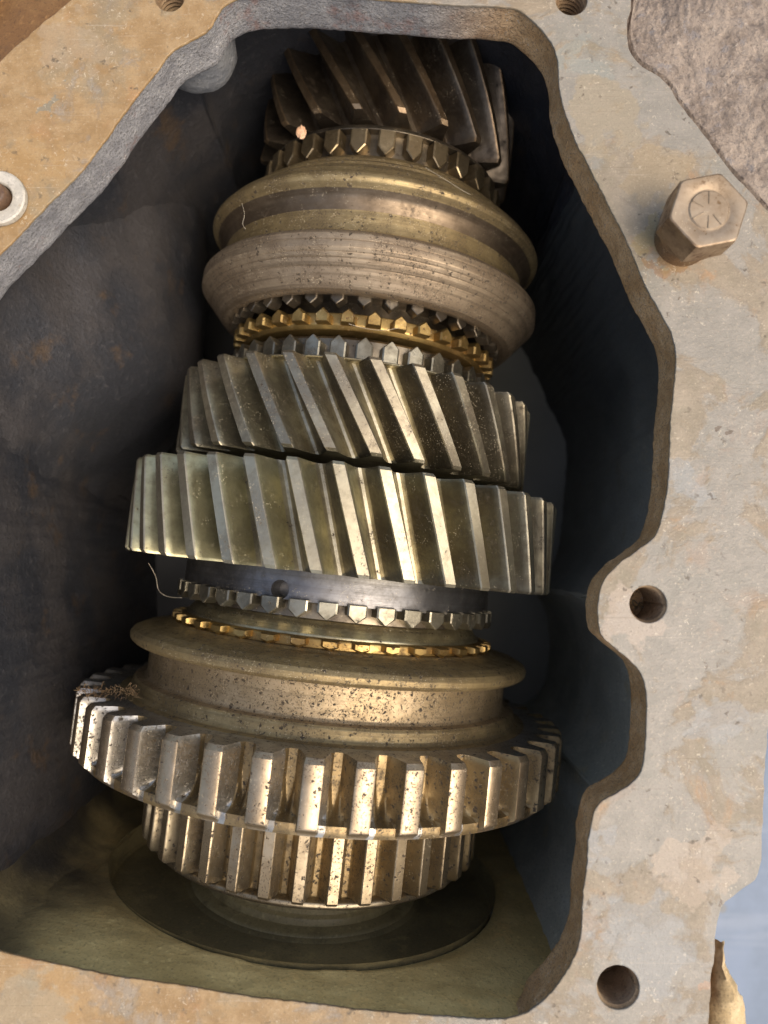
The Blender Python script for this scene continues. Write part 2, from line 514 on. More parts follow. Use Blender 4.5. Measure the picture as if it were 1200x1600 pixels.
open_w = spline([at(*p) for p in OPEN], .0007)
NOPEN = len(open_w)


def normals2d(loop, smooth=6):
    n = len(loop)
    out = []
    for i in range(n):
        t = loop[(i + smooth) % n] - loop[(i - smooth) % n]
        out.append(Vector((t.y, -t.x, 0)).normalized())
    return out


on = normals2d(open_w)
cen = Vector((0, 0, 0))
# outward = away from the opening's inside
area = sum(open_w[i].x * open_w[(i + 1) % NOPEN].y - open_w[(i + 1) % NOPEN].x * open_w[i].y for i in range(NOPEN))
if area < 0:
    on = [-v for v in on]
for i in range(NOPEN):
    p = open_w[i]
    open_w[i] = p + on[i] * (.00012 * nz(p, 900) + .00012 * nz(p, 260, 3))

HOLES = [(265, -4, 24), (893, 0, 26), (1013, 944, 29), (966, 1543, 32), (5, 314, 22)]


def circle(c, r, n=40):
    return [c + Vector((r * math.cos(2 * math.pi * k / n), r * math.sin(2 * math.pi * k / n), 0)) for k in range(n)]


OUTER = [(107, 2), (70, 33), (0, 95), (-250, 320), (-250, 900), (-250, 1760), (400, 1790), (1085, 1790), (1100, 1660), (1107, 1600), (1112, 1525), (1118, 1476),
         (1123, 1431), (1135, 1409), (1157, 1394), (1180, 1375), (1189, 1349), (1193, 1262), (1201, 1140), (1225, 1060), (1330, 1000), (1345, 700), (1330, 470),
         (1200, 330), (1140, 265), (1100, 210), (1060, 160), (1040, 128), (1000, 100), (985, 78), (980, 45), (986, 0), (986, -120), (980, -330), (200, -330), (215, -95)]
outer_w = spline([at(*p) for p in OUTER], .0012)
for i, p in enumerate(outer_w):
    outer_w[i] = p + Vector((nz(p, 300, 5), nz(p, 300, 9), 0)) * .0003


def flat_plate(name, loops, top, bottom, bevel):
    cu = bpy.data.curves.new(name, 'CURVE')
    cu.dimensions = '2D'
    cu.fill_mode = 'BOTH'
    for lp in loops:
        s = cu.splines.new('POLY')
        s.points.add(len(lp) - 1)
        for pt, v in zip(s.points, lp):
            pt.co = (v.x, v.y, 0, 1)
        s.use_cyclic_u = True
    cu.extrude = (top - bottom) / 2 - bevel
    cu.bevel_depth = bevel
    cu.bevel_resolution = 1
    cu.offset = -bevel
    o = bpy.data.objects.new(name + '_source', cu)
    COL.objects.link(o)
    dg = bpy.context.evaluated_depsgraph_get()
    me = bpy.data.meshes.new_from_object(o.evaluated_get(dg))
    bpy.data.objects.remove(o)
    me.materials.clear()
    me.transform(Matrix.Translation((0, 0, (top + bottom) / 2)))
    me.name = name
    return finish(me, 30)


hole_c = [(at(x, y), r / F * H) for x, y, r in HOLES]
plate = flat_plate('flange_face', [outer_w, open_w] + [circle(c, r) for c, r in hole_c], 0.0, -.0007, .0002)
link('flange_face', plate, M_flange, CASE)


def loft(name, rings, m, parent, closed=True, angle=50):
    n = len(rings[0])
    vs = [v for r in rings for v in r]
    fs = []
    for k in range(len(rings) - 1):
        for i in range(n if closed else n - 1):
            j = (i + 1) % n
            fs.append((k * n + i, k * n + j, (k + 1) * n + j, (k + 1) * n + i))
    return link(name, mesh(name, vs, fs, angle, fix=False), m, parent)


# frame of the shaft: local z up along the shaft, local x towards the cover, local y to the right
AX_T = R(6.28)
a_dir = Vector((math.sin(AX_T), math.cos(AX_T), 0))
AX0 = Vector((-67.3 * Q, 0, H - D))
AXM = Matrix(((0, math.cos(AX_T), a_dir.x, AX0.x), (0, -math.sin(AX_T), a_dir.y, AX0.y), (1, 0, 0, AX0.z), (0, 0, 0, 1)))


def shaft_frame(s):
    return AXM @ Matrix.Translation((0, 0, s * Q))


# end wall line at the foot of the opening
e0, e1 = at(60, 1502), at(720, 1591)
e_dir = (e1 - e0).normalized()
e_out = Vector((e_dir.y, -e_dir.x, 0))      # away from the gears


def smooth01(t):
    t = max(0.0, min(1.0, t))
    return t * t * (3 - 2 * t)


lip_off, wall_off = [], []
for p, nn in zip(open_w, on):
    # how far along the end wall side: 1 where the end wall replaces the lip
    d = (p - e0).dot(e_out)
    foot = smooth01((d + .004) / .003) if p.x < at(830, 1560).x else 0.0
    lip_off.append(foot * .005)
    wall = .0
    wall += .012 * smooth01((nn.x - .1) / .5)
    wall += .020 * smooth01((nn.y - .85) / .14)
    wall += .015 * smooth01((-nn.x - .2) / .3) * smooth01((nn.y - .2) / .3)
    wall_off.append(max(wall, .0022) + foot * .02)
# soften the jump
for _ in range(30):
    wall_off = [(wall_off[i - 1] + wall_off[i] + wall_off[(i + 1) % NOPEN]) / 3 for i in range(NOPEN)]
for _ in range(4):
    lip_off = [(lip_off[i - 1] + lip_off[i] + lip_off[(i + 1) % NOPEN]) / 3 for i in range(NOPEN)]


def ring_at(off, z, rough=.0003, seed=0):
    out = []
    for i, (p, nn) in enumerate(zip(open_w, on)):
        o = off[i] if isinstance(off, list) else off
        q = Vector((p.x, p.y, z))
        q = q + nn * (o + rough * nz(q, 170, seed) + rough * .5 * nz(q, 600, seed))
        q.z += rough * .8 * nz(q, 140, seed + 5)
        out.append(q)
    return out


lo = [x + .00035 for x in lip_off]
rings = [ring_at(lo, -.0005, .0)]
for k in range(1, 12):
    rings.append(ring_at(lo, -.0005 - k * .00092, .0002 * min(1, k / 3)))
rings.append(ring_at([x + .0005 for x in lo], -.0116, .0002))
rings.append(ring_at([x + .0016 for x in lo], -.0122, .0002))
rings.append(ring_at([x + .006 for x in lo], -.0126, .00035))
rings.append(ring_at([max(x + .006, wv) for x, wv in zip(lo, wall_off)], -.0128, .00035))
rings.append(ring_at([max(x + .006, wv) + .004 for x, wv in zip(lo, wall_off)], -.0128, .00035))
loft('opening_lip', rings, M_lip, CASE)
rings = []
for k in range(0, 25):
    z = -.0118 - k * .0056
    rings.append(ring_at([wv + .0002 for wv in wall_off], z, .0007, 2))
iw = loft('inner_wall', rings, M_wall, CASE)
iw.data.materials.append(M_wall_veil)
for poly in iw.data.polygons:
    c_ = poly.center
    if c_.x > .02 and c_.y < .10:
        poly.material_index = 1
# floor of the case
fl = [at(-160, -200, 0), at(1250, -200, 0), at(1250, 1700, 0), at(-160, 1700, 0)]
vs, fs = [], []
for j in range(41):
    for i in range(41):
        x = fl[0].x + (fl[1].x - fl[0].x) * i / 40
        y = fl[2].y + (fl[0].y - fl[2].y) * j / 40
        vs.append(Vector((x, y, -.142 + .0012 * nz((x, y, 0), 60))))
for j in range(40):
    for i in range(40):
        a = j * 41 + i
        fs.append((a, a + 1, a + 42, a + 41))
link('case_floor', mesh('case_floor', vs, fs, 60), M_floor, CASE)

# end wall with its bearing bore
e0 = e0 + e_out * (.0002 + max((p - e0).dot(e_out) for p in open_w if at(0, 1500).x < p.x < at(790, 1590).x and p.y < at(600, 1400).y))
t_hit = (e0 - AX0).dot(e_out) / a_dir.dot(e_out)
e_c = AX0 + a_dir * t_hit
e_c.z = AX0.z
RB = 285 * Q
vs, fs = [], []
NA, NR = 220, 22
for i in range(NA):
    a = 2 * math.pi * i / NA
    c, s = math.cos(a), math.sin(a)
    # outer boundary: rectangle in (u along e_dir, z)
    lim = []
    lim.append((.098 if c > 0 else .125) / max(abs(c), 1e-6))
    lim.append(((-.0008 - e_c.z) if s > 0 else .074) / max(abs(s), 1e-6))
    ro = min(lim)
    for k in range(NR + 1):
        t = k / NR
        r = RB + (ro - RB) * t
        if k == 0:
            r -= .0004
        p = e_c + e_dir * (c * r) + Vector((0, 0, s * r))
        back = .0011 * (1 - t * 4) ** 2 if k < 2 else 0
        am = .00045 * min(1, k / 2)
        if s > 0 and k == NR:
            am = 0
        p = p + e_out * (back * .9 + am * nz(p, 120) + am * .5 * nz(p, 500, 4))
        vs.append(p)
for i in range(NA):
    j = (i + 1) % NA
    for k in range(NR):
        fs.append((i * (NR + 1) + k, j * (NR + 1) + k, j * (NR + 1) + k + 1, i * (NR + 1) + k + 1))
link('end_wall', mesh('end_wall', vs, fs, 60, fix=False), M_end, CASE)
S_END = t_hit / Q
bore = lathe('bearing_bore', [(284, 2), (281, -4), (280, -26), (276, -29), (175, -31), (170, -28), (150, -27)], M_bore, None, 160)
bore.parent = CASE
bore.matrix_world = shaft_frame(S_END)

# rounded corner between the left wall and the end wall
vs, fs = [], []
RF = .014
wx = at(-70, 900).x - .0027
for j in range(31):
    z = -.0008 - .15 * j / 30
    for i in range(25):
        t = i / 24 * math.pi / 2
        base_ = e_c + e_dir * ((wx + RF - e_c.x) / e_dir.x)
        p = Vector((base_.x, base_.y, z)) - e_out * RF + e_out * (RF * math.sin(t) - .0012 + .0020 * t / 1.5708) - Vector((1, 0, 0)) * (RF * math.cos(t)) + e_dir * (.001 * t)
        p += Vector((nz(p, 90, 2), nz(p, 90, 5), 0)) * .0007
        vs.append(p)
for j in range(30):
    for i in range(24):
        a = j * 25 + i
        fs.append((a, a + 1, a + 26, a + 25))
link('corner_fillet', mesh('corner_fillet', vs, fs, 70), M_end, CASE)

# bulge on the left wall: it swells out of the wall below the lip and ends above the largest gear
vs, fs = [], []
NU, NV = 50, 60
y_top, y_bot = .150, at(200, 780, -.07).y
x0 = at(-70, 700).x - .0035
for j in range(NV + 1):
    t = j / NV
    y = y_top + (y_bot - y_top) * t
    k = 1 - smooth01((t - .66) / .34)
    k = k ** .85
    for i in range(NU + 1):
        c = 2 * i / NU - 1
        amp = (.5 + .5 * math.cos(math.pi * c)) ** .75
        p = Vector((x0 + .0318 * k * amp, y, -.086 + .074 * c))
        p += Vector((nz(p, 70), nz(p, 70, 3), nz(p, 70, 7))) * .0011
        vs.append(p)
for j in range(NV):
    for i in range(NU):
        a = j * (NU + 1) + i
        fs.append((a, a + 1, a + NU + 2, a + NU + 1))
link('wall_bulge', mesh('wall_bulge', vs, fs, 70), M_wall, CASE)

# bolt boss hanging under the lip at the top left
bc = at(312, 92, -.024)
vs, fs = [], []
prof = [(0, -.0255), (.0065, -.0255), (.0085, -.0249), (.0095, -.0235), (.0098, -.02), (.0100, -.010)]
nb = 48
for i in range(nb):
    a = 2 * math.pi * i / nb
    for r, z in prof:
        p = Vector((bc.x + r * math.cos(a), bc.y + r * math.sin(a), z))
        if r:
            p += Vector((nz(p, 200), nz(p, 200, 2), nz(p, 200, 4))) * .0005
        vs.append(p)
for i in range(nb):
    j = (i + 1) % nb
    for k in range(len(prof) - 1):
        fs.append((i * 6 + k, j * 6 + k, j * 6 + k + 1, i * 6 + k + 1))
link('bolt_boss', mesh('bolt_boss', vs, fs, 50), M_boss, CASE)

# threaded holes
for c, r in hole_c:
    prof = []
    z = -.0003
    prof.append((r * 1.06, z))
    prof.append((r * 1.0, z - .0009))
    k = 0
    while z > -.016:
        prof.append((r * .985, z - .0011))
        prof.append((r * .90, z - .0016))
        z -= .0011
    prof.append((.0, z - .001))
    vs, fs = [], []
    nn_ = 48
    for i in range(nn_):
        a = 2 * math.pi * i / nn_
        for q, zz in prof:
            vs.append((c.x + q * math.cos(a), c.y + q * math.sin(a), zz + .0011 * i / nn_ * (0 if zz > -.001 else 1)))
    mm = len(prof)
    for i in range(nn_):
        j = (i + 1) % nn_
        for k in range(mm - 1):
            fs.append((i * mm + k, j * mm + k, j * mm + k + 1, i * mm + k + 1))
    link('bolt_hole', mesh('bolt_hole', vs, fs, 30, fix=False), M_thread, CASE)

# outer sides of the case
rings = []
for z, o in ((-.0005, 0.0), (-.003, .0), (-.011, 0), (-.0125, -.0005), (-.013, -.0015), (-.05, -.002), (-.10, -.002), (-.165, -.002)):
    nl = normals2d(outer_w, 4)
    ar = sum(outer_w[i].x * outer_w[(i + 1) % len(outer_w)].y - outer_w[(i + 1) % len(outer_w)].x * outer_w[i].y for i in range(len(outer_w)))
    sg = 1 if ar > 0 else -1
    rings.append([Vector((p.x, p.y, z)) + v * (sg * (o - .0003) + .0004 * nz(Vector((p.x, p.y, z)), 150)) for p, v in zip(outer_w, nl)])
loft('outer_wall', rings, M_shoulder, CASE)

# coarse casting beyond the flange at the top right
edge = spline([at(*p, -.002) for p in [(1330, 470), (1200, 330), (1140, 265), (1100, 210), (1060, 160), (1040, 128), (1000, 100), (985, 78), (980, 45), (986, 0), (986, -120)]], .0006, closed=False)
od = Vector((.86, .5, 0)).normalized()
NW = 170
vs, fs = [], []
for p in edge:
    for k in range(NW + 1):
        dd = -.0012 + .052 * (k / NW)
        q = Vector((p.x, p.y, 0)) + od * dd
        h = -.0018 + .0024 * smooth01((dd - .002) / .02) + .0004 * nz(q, 160) + .0004 * nz(q, 620, 2) + .0003 * nz(q, 1300, 4)
        vs.append(Vector((q.x, q.y, h - (.0008 if dd < .0006 else 0))))
for i in range(len(edge) - 1):
    for k in range(NW):
        a = i * (NW + 1) + k
        fs.append((a, a + 1, a + NW + 2, a + NW + 1))
link('coarse_casting', mesh('coarse_casting', vs, fs, 80), M_rough, CASE)

# brown shoulder of the case beyond the flange at the top left
p0, p1 = at(330, -190), at(-260, 330)
u = (p1 - p0).normalized()
v = Vector((-u.y, u.x, 0))
if v.y < 0:
    v = -v
vs, fs = [], []
for i in range(71):
    for k in range(41):
        q = p0 + u * ((p1 - p0).length * i / 70) + v * (-.004 + .10 * k / 40)
        vs.append(Vector((q.x, q.y, -.0125 - .06 * max(0, k / 40 - .1) ** 2 + .0006 * nz(q, 120))))
for i in range(70):
    for k in range(40):
        a = i * 41 + k
        fs.append((a, a + 1, a + 42, a + 41))
link('case_shoulder', mesh('case_shoulder', vs, fs, 70), M_shoulder, CASE)

# ledge under the flange at the lower right, sunlight painted into its tan
path = spline([at(1113, 1462, -.006), at(1118, 1510, -.007), at(1124, 1560, -.008), at(1122, 1630, -.009), at(1105, 1720, -.010)], .0009, closed=False)
rings = []
for i, p in enumerate(path):
    t = i / (len(path) - 1)
    g = .0001 + .0052 * smooth01(t * 1.7)
    ring = []
    for k in range(18):
        a = 2 * math.pi * k / 18
        q = p + Vector((math.cos(a) * g, math.sin(a) * .0008, math.sin(a) * (.004 + .004 * t)))
        q += Vector((nz(q, 220), nz(q, 220, 3), nz(q, 220, 6))) * .0011
        ring.append(q)
    rings.append(ring)
loft('lower_ledge', rings, M_ledge, CASE)

# ground far below the case
gvs = [(-3, -3, -.19), (3, -3, -.19), (3, 3, -.19), (-3, 3, -.19)]
g = link('ground', mesh('ground', gvs, [(0, 1, 2, 3)], fix=False), M_ground)
tag(g, 'blue floor seen past the lower right edge of the case', None, kind='structure')


# ------------------------------------------------------------------ gears
def tooth_mesh(name, N, rt, rr, L, helix=0.0, tip=.20, base=.40, ch=3.0, nst=6, scoop=0.0, scoop_to=.8, crown=0.0, inner=6.0, mats=None, rnd=0.0):
    """One pitch of a gear: root, flanks and tip, swept along the shaft; tip/base = half widths as a share of the pitch."""
    p = 2 * math.pi / N
    k = math.tan(helix) / rt
    h = rt - rr
    half = []                                       # from gap centre to tooth centre: (angle share, height share)
    half.append((.5, 0.0))
    if scoop:
        half += [(.5 - (.5 - base - .02) * q_, 0.0) for q_ in (.3, .55, .78)]
    half.append((base + (.02 if scoop else .045), .0))
    half.append((base + .005, .04))
    half.append((base - .03, .14))
    half.append((base - .03 - (base - .03 - tip) * .45, .45))
    half.append((base - .03 - (base - .03 - tip) * .78, .74))
    if rnd:
        half.append((tip + .012 + rnd * .35, .955 - rnd * 2.6))
        half.append((tip + .004, .965))
    else:
        half.append((tip + .012, .955))
    half.append((tip - .015 - rnd * .5, 1.0))
    cs = [(-a, b) for a, b in half] + [(a, b) for a, b in reversed(half)]
    zs = [(-L / 2, 1), (-L / 2 + ch * .5, .5), (-L / 2 + ch, .0)]
    if scoop:
        for z_ in (-L / 2 + 9, -L / 2 + 11, -L / 2 + 13):
            zs.append((z_, 0))
        for i in range(1, 13):
            zs.append((-L / 2 + 13 + scoop * 1.5 * i / 12, 0))
    n0 = len(zs)
    a0 = zs[-1][0]
    for i in range(1, nst):
        zs.append((a0 + (L / 2 - ch - a0) * i / nst, 0))
    zs += [(L / 2 - ch, .0), (L / 2 - ch * .5, .5), (L / 2, 1)]
    vs, fs = [], []
    m = len(cs)
    for z, c in zs:
        rl = 0.0
        if scoop:
            t0 = (z + L / 2 - 13) / scoop
            lim = 1.0 - .26 * smooth01((11 - (z + L / 2)) / 8)
        for a, b in cs:
            if scoop:
                t = t0 / (.45 + 1.35 * min(1, max(0, (.5 - abs(a)) / (.5 - base))) ** 2)
                rl = scoop_to * (1 - math.sqrt(max(0, 1 - (1 - min(1, max(0, t))) ** 2)))
            bb = max(b, rl)
            if scoop:
                bb = min(bb, lim)
            r = rr + h * bb - ch * .75 * c * max(0.0, bb - .35) / .65
            aa = a * (1 - .10 * c * (bb > .1 and abs(a) < .45))
            th = aa * p - k * z
            vs.append((r * Q * math.cos(th), r * Q * math.sin(th), z * Q))
    for i in range(len(zs) - 1):
        for j in range(m - 1):
            fs.append((i * m + j, i * m + j + 1, (i + 1) * m + j + 1, (i + 1) * m + j))
    # end faces down to the inner radius
    for i, flip in ((0, True), (len(zs) - 1, False)):
        z = zs[i][0]
        b0 = len(vs)
        for a, b in cs:
            th = a * p - k * z
            r = rr - inner
            vs.append((r * Q * math.cos(th), r * Q * math.sin(th), z * Q))
        for j in range(m - 1):
            f = (i * m + j, i * m + j + 1, b0 + j + 1, b0 + j)
            fs.append(f if flip else f[::-1])
    me = mesh(name, vs, fs, 32)
    if mats:
        for q_ in mats:
            me.materials.append(q_)
        nside = (len(zs) - 1) * (m - 1)
        idx = [0] * len(me.polygons)
        for f in range(nside):
            j = f % (m - 1)
            b_ = (cs[j][1] + cs[j + 1][1]) / 2
            a_ = (cs[j][0] + cs[j + 1][0]) / 2
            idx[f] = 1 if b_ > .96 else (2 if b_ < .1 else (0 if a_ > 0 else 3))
        me.polygons.foreach_set('material_index', idx)
    return me


def ring_of_teeth(parent, name, me, N, m, phase=0.0, z=0.0, lim=100, skip=(), rest='tooth_ring'):
    """Teeth in view are parts of their own; those round the back are joined into one part."""
    p = 2 * math.pi / N
    back = []
    for i in range(N):
        if i in skip:
            continue
        a = (i + phase) * p
        d = math.degrees((a + math.pi) % (2 * math.pi) - math.pi)
        if abs(d) <= lim:
            o = link(name, me, m, parent)
            o.rotation_euler = (0, 0, a)
            o.location = (0, 0, z * Q)
        else:
            back.append(a)
    if back:
        bm = bmesh.new()
        for a in back:
            b2 = bmesh.new()
            b2.from_mesh(me)
            bmesh.ops.transform(b2, matrix=Matrix.Translation((0, 0, z * Q)) @ Matrix.Rotation(a, 4, 'Z'), verts=b2.verts)
            tmp = bpy.data.meshes.new('tmp')
            b2.to_mesh(tmp)
            b2.free()
            bm.from_mesh(tmp)
            bpy.data.meshes.remove(tmp)
        me2 = bpy.data.meshes.new(rest)
        bm.to_mesh(me2)
        bm.free()
        for q_ in me.materials:
            me2.materials.append(q_)
        o = link(rest, finish(me2, 32), m, parent)
        o['kind'] = 'stuff'


def dog_mesh(name, r0, r1, wdt, L, tip, up=True, bev=1.0):
    """One clutch tooth: a small prism with a roof-shaped end; up = the point looks up the shaft."""
    sg = 1 if up else -1
    vs, fs = [], []
    layers = ((r0, 1.12, 0.0), (r1 - bev, 1.0, 0.0), (r1, .82, bev))
    for r, ws, ins in layers:
        w_ = wdt * ws
        for t, s in ((-w_, ins * .3), (w_, ins * .3), (w_, L - ins * .3), (w_ * .08, L + tip - ins), (-w_ * .08, L + tip - ins), (-w_, L - ins * .3)):
            a = t / r
            vs.append((r * Q * math.cos(a), r * Q * math.sin(a), sg * s * Q))
    for k in range(2):
        for i in range(6):
            j = (i + 1) % 6
            fs.append((k * 6 + i, k * 6 + j, (k + 1) * 6 + j, (k + 1) * 6 + i))
    fs.append(tuple(range(12, 18)))
    fs.append(tuple(range(5, -1, -1)))
    return mesh(name, vs, fs, 20)


def gear_thing(s, label, cat='gear', group=None, name='helical_gear'):
    return empty(name, label, cat, shaft_frame(s), group)


# top gear: clutch teeth point down to the first sleeve
gA = gear_thing(694, 'dark oily helical gear at the top, half under the edge of the opening', group='helical gears on the shaft')
LA = 156
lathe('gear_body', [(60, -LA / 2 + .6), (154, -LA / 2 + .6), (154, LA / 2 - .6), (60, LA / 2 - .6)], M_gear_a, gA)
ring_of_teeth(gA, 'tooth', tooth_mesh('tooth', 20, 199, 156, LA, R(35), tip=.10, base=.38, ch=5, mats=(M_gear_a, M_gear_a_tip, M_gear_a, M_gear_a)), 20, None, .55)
lathe('hub_face', rounded([(154, -76), (156, -82), (172, -86), (181, -92), (183, -98), (160, -99)], 1.5), M_dog_dark, gA)
lathe('clutch_ring', [(120, -96), (168, -96), (170, -98), (170, -141), (120, -141)], M_dog_dark, gA)
ring_of_teeth(gA, 'clutch_tooth', dog_mesh('clutch_tooth', 168, 188, 11.5, 22, 12, up=False), 30, M_dog_brown, .2, z=-101, rest='clutch_tooth_ring')

# middle gear B
gB = gear_thing(197, 'oily helical gear in the middle, right below the upper brass ring', group='helical gears on the shaft')
LB = 122
lathe('gear_body', [(60, -LB / 2 + .6), (224, -LB / 2 + .6), (224, LB / 2 - .6), (60, LB / 2 - .6)], M_gear_b, gB)
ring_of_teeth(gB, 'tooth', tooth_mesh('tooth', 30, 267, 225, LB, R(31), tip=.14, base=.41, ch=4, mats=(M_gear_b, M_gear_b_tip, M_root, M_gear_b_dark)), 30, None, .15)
lathe('hub_face', rounded([(150, 58), (238, 60.5), (240, 62.5), (236, 64.5), (190, 67), (186, 72), (180, 74)], 1.5), M_gear_b, gB)
lathe('clutch_ring', [(120, 66), (186, 66), (187, 70), (187, 102), (183, 106), (120, 106)], M_dog_dark, gB)
ring_of_teeth(gB, 'clutch_tooth', dog_mesh('clutch_tooth', 185, 204, 11, 20, 9, up=True), 36, M_dog, .3, z=73, rest='clutch_tooth_ring')

# large gear C
gC = gear_thing(53, 'widest helical gear, olive tinted, with a dark drilled collar under it', group='helical gears on the shaft')
LC = 130
lathe('gear_body', [(60, -LC / 2 + .6), (276, -LC / 2 + .6), (276, LC / 2 - .6), (60, LC / 2 - .6)], M_gear_c, gC)
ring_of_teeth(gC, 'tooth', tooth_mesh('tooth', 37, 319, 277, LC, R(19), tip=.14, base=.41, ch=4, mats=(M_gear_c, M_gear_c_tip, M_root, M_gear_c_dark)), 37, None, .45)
col = lathe('collar', rounded([(150, -62), (231, -62), (231, -104), (150, -106)], 2, 3), M_collar, gC, 200)
ring_of_teeth(gC, 'clutch_tooth', dog_mesh('clutch_tooth', 214, 239, 12.5, 13, 9, up=False), 40, M_dog, .1, z=-101, rest='clutch_tooth_ring')
lathe('clutch_ring', [(120, -101), (219, -101), (220, -103), (220, -124), (120, -124)], M_dog_dark, gC)
# oil hole bored through the collar
hp = at(435, 921, H - D + 228 * Q)
loc = (AXM @ Matrix.Translation((0, 0, 53 * Q))).inverted() @ hp
hang = math.atan2(loc.y, loc.x)
bmc = bmesh.new()
bmesh.ops.create_cone(bmc, cap_ends=True, segments=32, radius1=12.2 * Q, radius2=12.2 * Q, depth=60 * Q,
                      matrix=Matrix.Rotation(hang, 4, 'Z') @ Matrix.Translation((231 * Q, 0, loc.z)) @ Matrix.Rotation(math.pi / 2, 4, 'Y'))
cut = bpy.data.meshes.new('cut')
bmc.to_mesh(cut)
bmc.free()
co_ = bpy.data.objects.new('cut', cut)
COL.objects.link(co_)
co_.parent = gC
# close the collar so that it can be cut
bmv = bmesh.new()
vs, fs = lathe_data(rounded([(150, -62), (231, -62), (231, -104), (150, -106)], 2, 3), 200, closed=True)
col.data = mesh('collar', vs, fs, 30)
col.data.materials.append(M_collar)
bpy.context.view_layer.update()
md = col.modifiers.new('hole', 'BOOLEAN')
md.operation = 'DIFFERENCE'
md.object = co_
md.solver = 'EXACT'
dg = bpy.context.evaluated_depsgraph_get()
me = bpy.data.meshes.new_from_object(col.evaluated_get(dg))
col.modifiers.clear()
col.data = finish(me, 30)
if not col.data.materials:
    col.data.materials.append(M_collar)
bpy.data.objects.remove(co_)

# ------------------------------------------------------------------ upper sliding sleeve
s1 = gear_thing(440, 'brown turned steel sliding sleeve with a fork groove, below the top gear', 'synchro sleeve', 'synchro sleeves', 'synchro_sleeve')
Z = 440
pr = lambda L_: [(r, s - Z) for r, s in L_]
lathe('shoulder', rounded(pr([(150, 556), (186, 556), (191, 552), (203, 543), (204, 538), (207, 537), (221, 528), (222, 523), (226, 521), (243, 508), (248, 501)]), .8), M_sleeve, s1, 200)
lathe('ridge', rounded(pr([(248, 501), (254, 495), (256, 489), (254, 484), (246, 478)]), 2), M_sleeve, s1, 200)
lathe('groove', rounded(pr([(246, 478), (238, 472), (234, 464), (232, 456)]), 3), M_groove, s1, 200)
lathe('groove_floor', rounded(pr([(232, 456), (232, 440), (234, 428), (240, 421), (250, 418)]), 3), M_sleeve, s1, 200)
lathe('ridge', rounded(pr([(250, 418), (255, 418), (260, 412)] + [q_ for z_ in (404,) for q_ in ((260.4, z_), (259.6, z_ - .5), (260.4, z_ - 1.0))] + [(260.5, 394)] + [q_ for t_ in (.10, .24, .45) for q_ in ((260.5 - 34.5 * t_, 394 - 41 * t_), (259.5 - 34.5 * t_, 393.6 - 41 * t_), (259.6 - 34.5 * t_, 392.8 - 41 * t_))] + [(226, 353), (217, 350), (206, 352)]), .7, 2), M_ridge, s1, 200)
lathe('hub', pr([(206, 352), (204, 360), (150, 362), (150, 340), (120, 338)]), M_dog_dark, s1)
ring_of_teeth(s1, 'spline_tooth', dog_mesh('spline_tooth', 192, 210, 9.0, 10, 7, up=False), 36, M_dog_dark, .1, z=356 - Z, rest='spline_tooth_ring')

# brass rings
b1 = gear_thing(326, 'gold brass synchro ring under the upper sleeve, teeth pointing up', 'synchro ring', 'brass synchro rings', 'brass_ring')
lathe('ring', rounded([(150, 8), (176, 10), (188, 8), (189, -8), (184, -14), (150, -16)], 1.5), M_brass, b1)
ring_of_teeth(b1, 'tooth', dog_mesh('tooth', 187, 204, 9.5, 11, 8, up=True, bev=2.5), 36, M_brass, .55, z=-9)

b2 = gear_thing(-90, 'gold brass synchro ring lying on the lower sleeve rim, under a bright cone', 'synchro ring', 'brass synchro rings', 'brass_ring')
lathe('cone', rounded([(150, 18), (206, 18), (209, 16), (222, -1), (222, -5)], 1.5), M_polished, b2, 200)
lathe('ring', rounded([(222, -3), (228, -3), (230, -5), (231, -16), (200, -17)], 1.2), M_brass, b2, 200)
ring_of_teeth(b2, 'tooth', dog_mesh('tooth', 228, 242, 10.5, 8, 5, up=False, bev=4), 38, M_brass, .3, z=-4)

# ------------------------------------------------------------------ lower sliding sleeve with spur teeth
s2 = gear_thing(-170, 'dusty lower sliding sleeve carrying the largest straight toothed gear', 'synchro sleeve', 'synchro sleeves', 'toothed_sleeve')
Z = -170
lathe('rim', rounded(pr([(200, -106), (238, -106), (243, -109), (280, -115), (293, -121), (297, -127), (296, -134), (290, -139), (268, -142)]), 1.2, 3), M_sleeve, s2, 220)
lathe('neck', rounded(pr([(268, -142), (267, -147), (267, -182), (270, -186), (281, -187)]), 1.2), M_neck, s2, 220)
lathe('step', rounded(pr([(281, -187), (284, -190), (286, -201), (290, -205), (306, -207)]), 1.2), M_sleeve, s2, 220)
lathe('gear_face', rounded(pr([(306, -207), (314, -208.5), (319, -210), (319, -288.5), (262, -289.5), (258, -294), (120, -294)]), 2), M_spur_face, s2, 220)
LS = 84
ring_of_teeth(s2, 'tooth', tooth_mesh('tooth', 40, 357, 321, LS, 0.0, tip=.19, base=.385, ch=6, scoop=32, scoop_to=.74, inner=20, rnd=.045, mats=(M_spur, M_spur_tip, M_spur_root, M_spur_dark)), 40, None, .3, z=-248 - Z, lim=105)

# small spur gear under it
sp = gear_thing(-355, 'small straight toothed gear below the large one, at the lower end', 'gear', None, 'spur_gear')
lathe('gear_body', rounded([(100, 61), (219, 61), (219, -53), (100, -53)], .6), M_spur_low, sp)
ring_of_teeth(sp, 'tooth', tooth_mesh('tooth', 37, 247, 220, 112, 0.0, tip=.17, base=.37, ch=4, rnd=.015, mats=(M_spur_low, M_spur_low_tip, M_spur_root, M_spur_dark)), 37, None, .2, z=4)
lathe('end_ring', rounded([(100, -52), (226, -52), (232, -54), (233, -60), (228, -64), (100, -66)], 2), M_spur_low, sp)

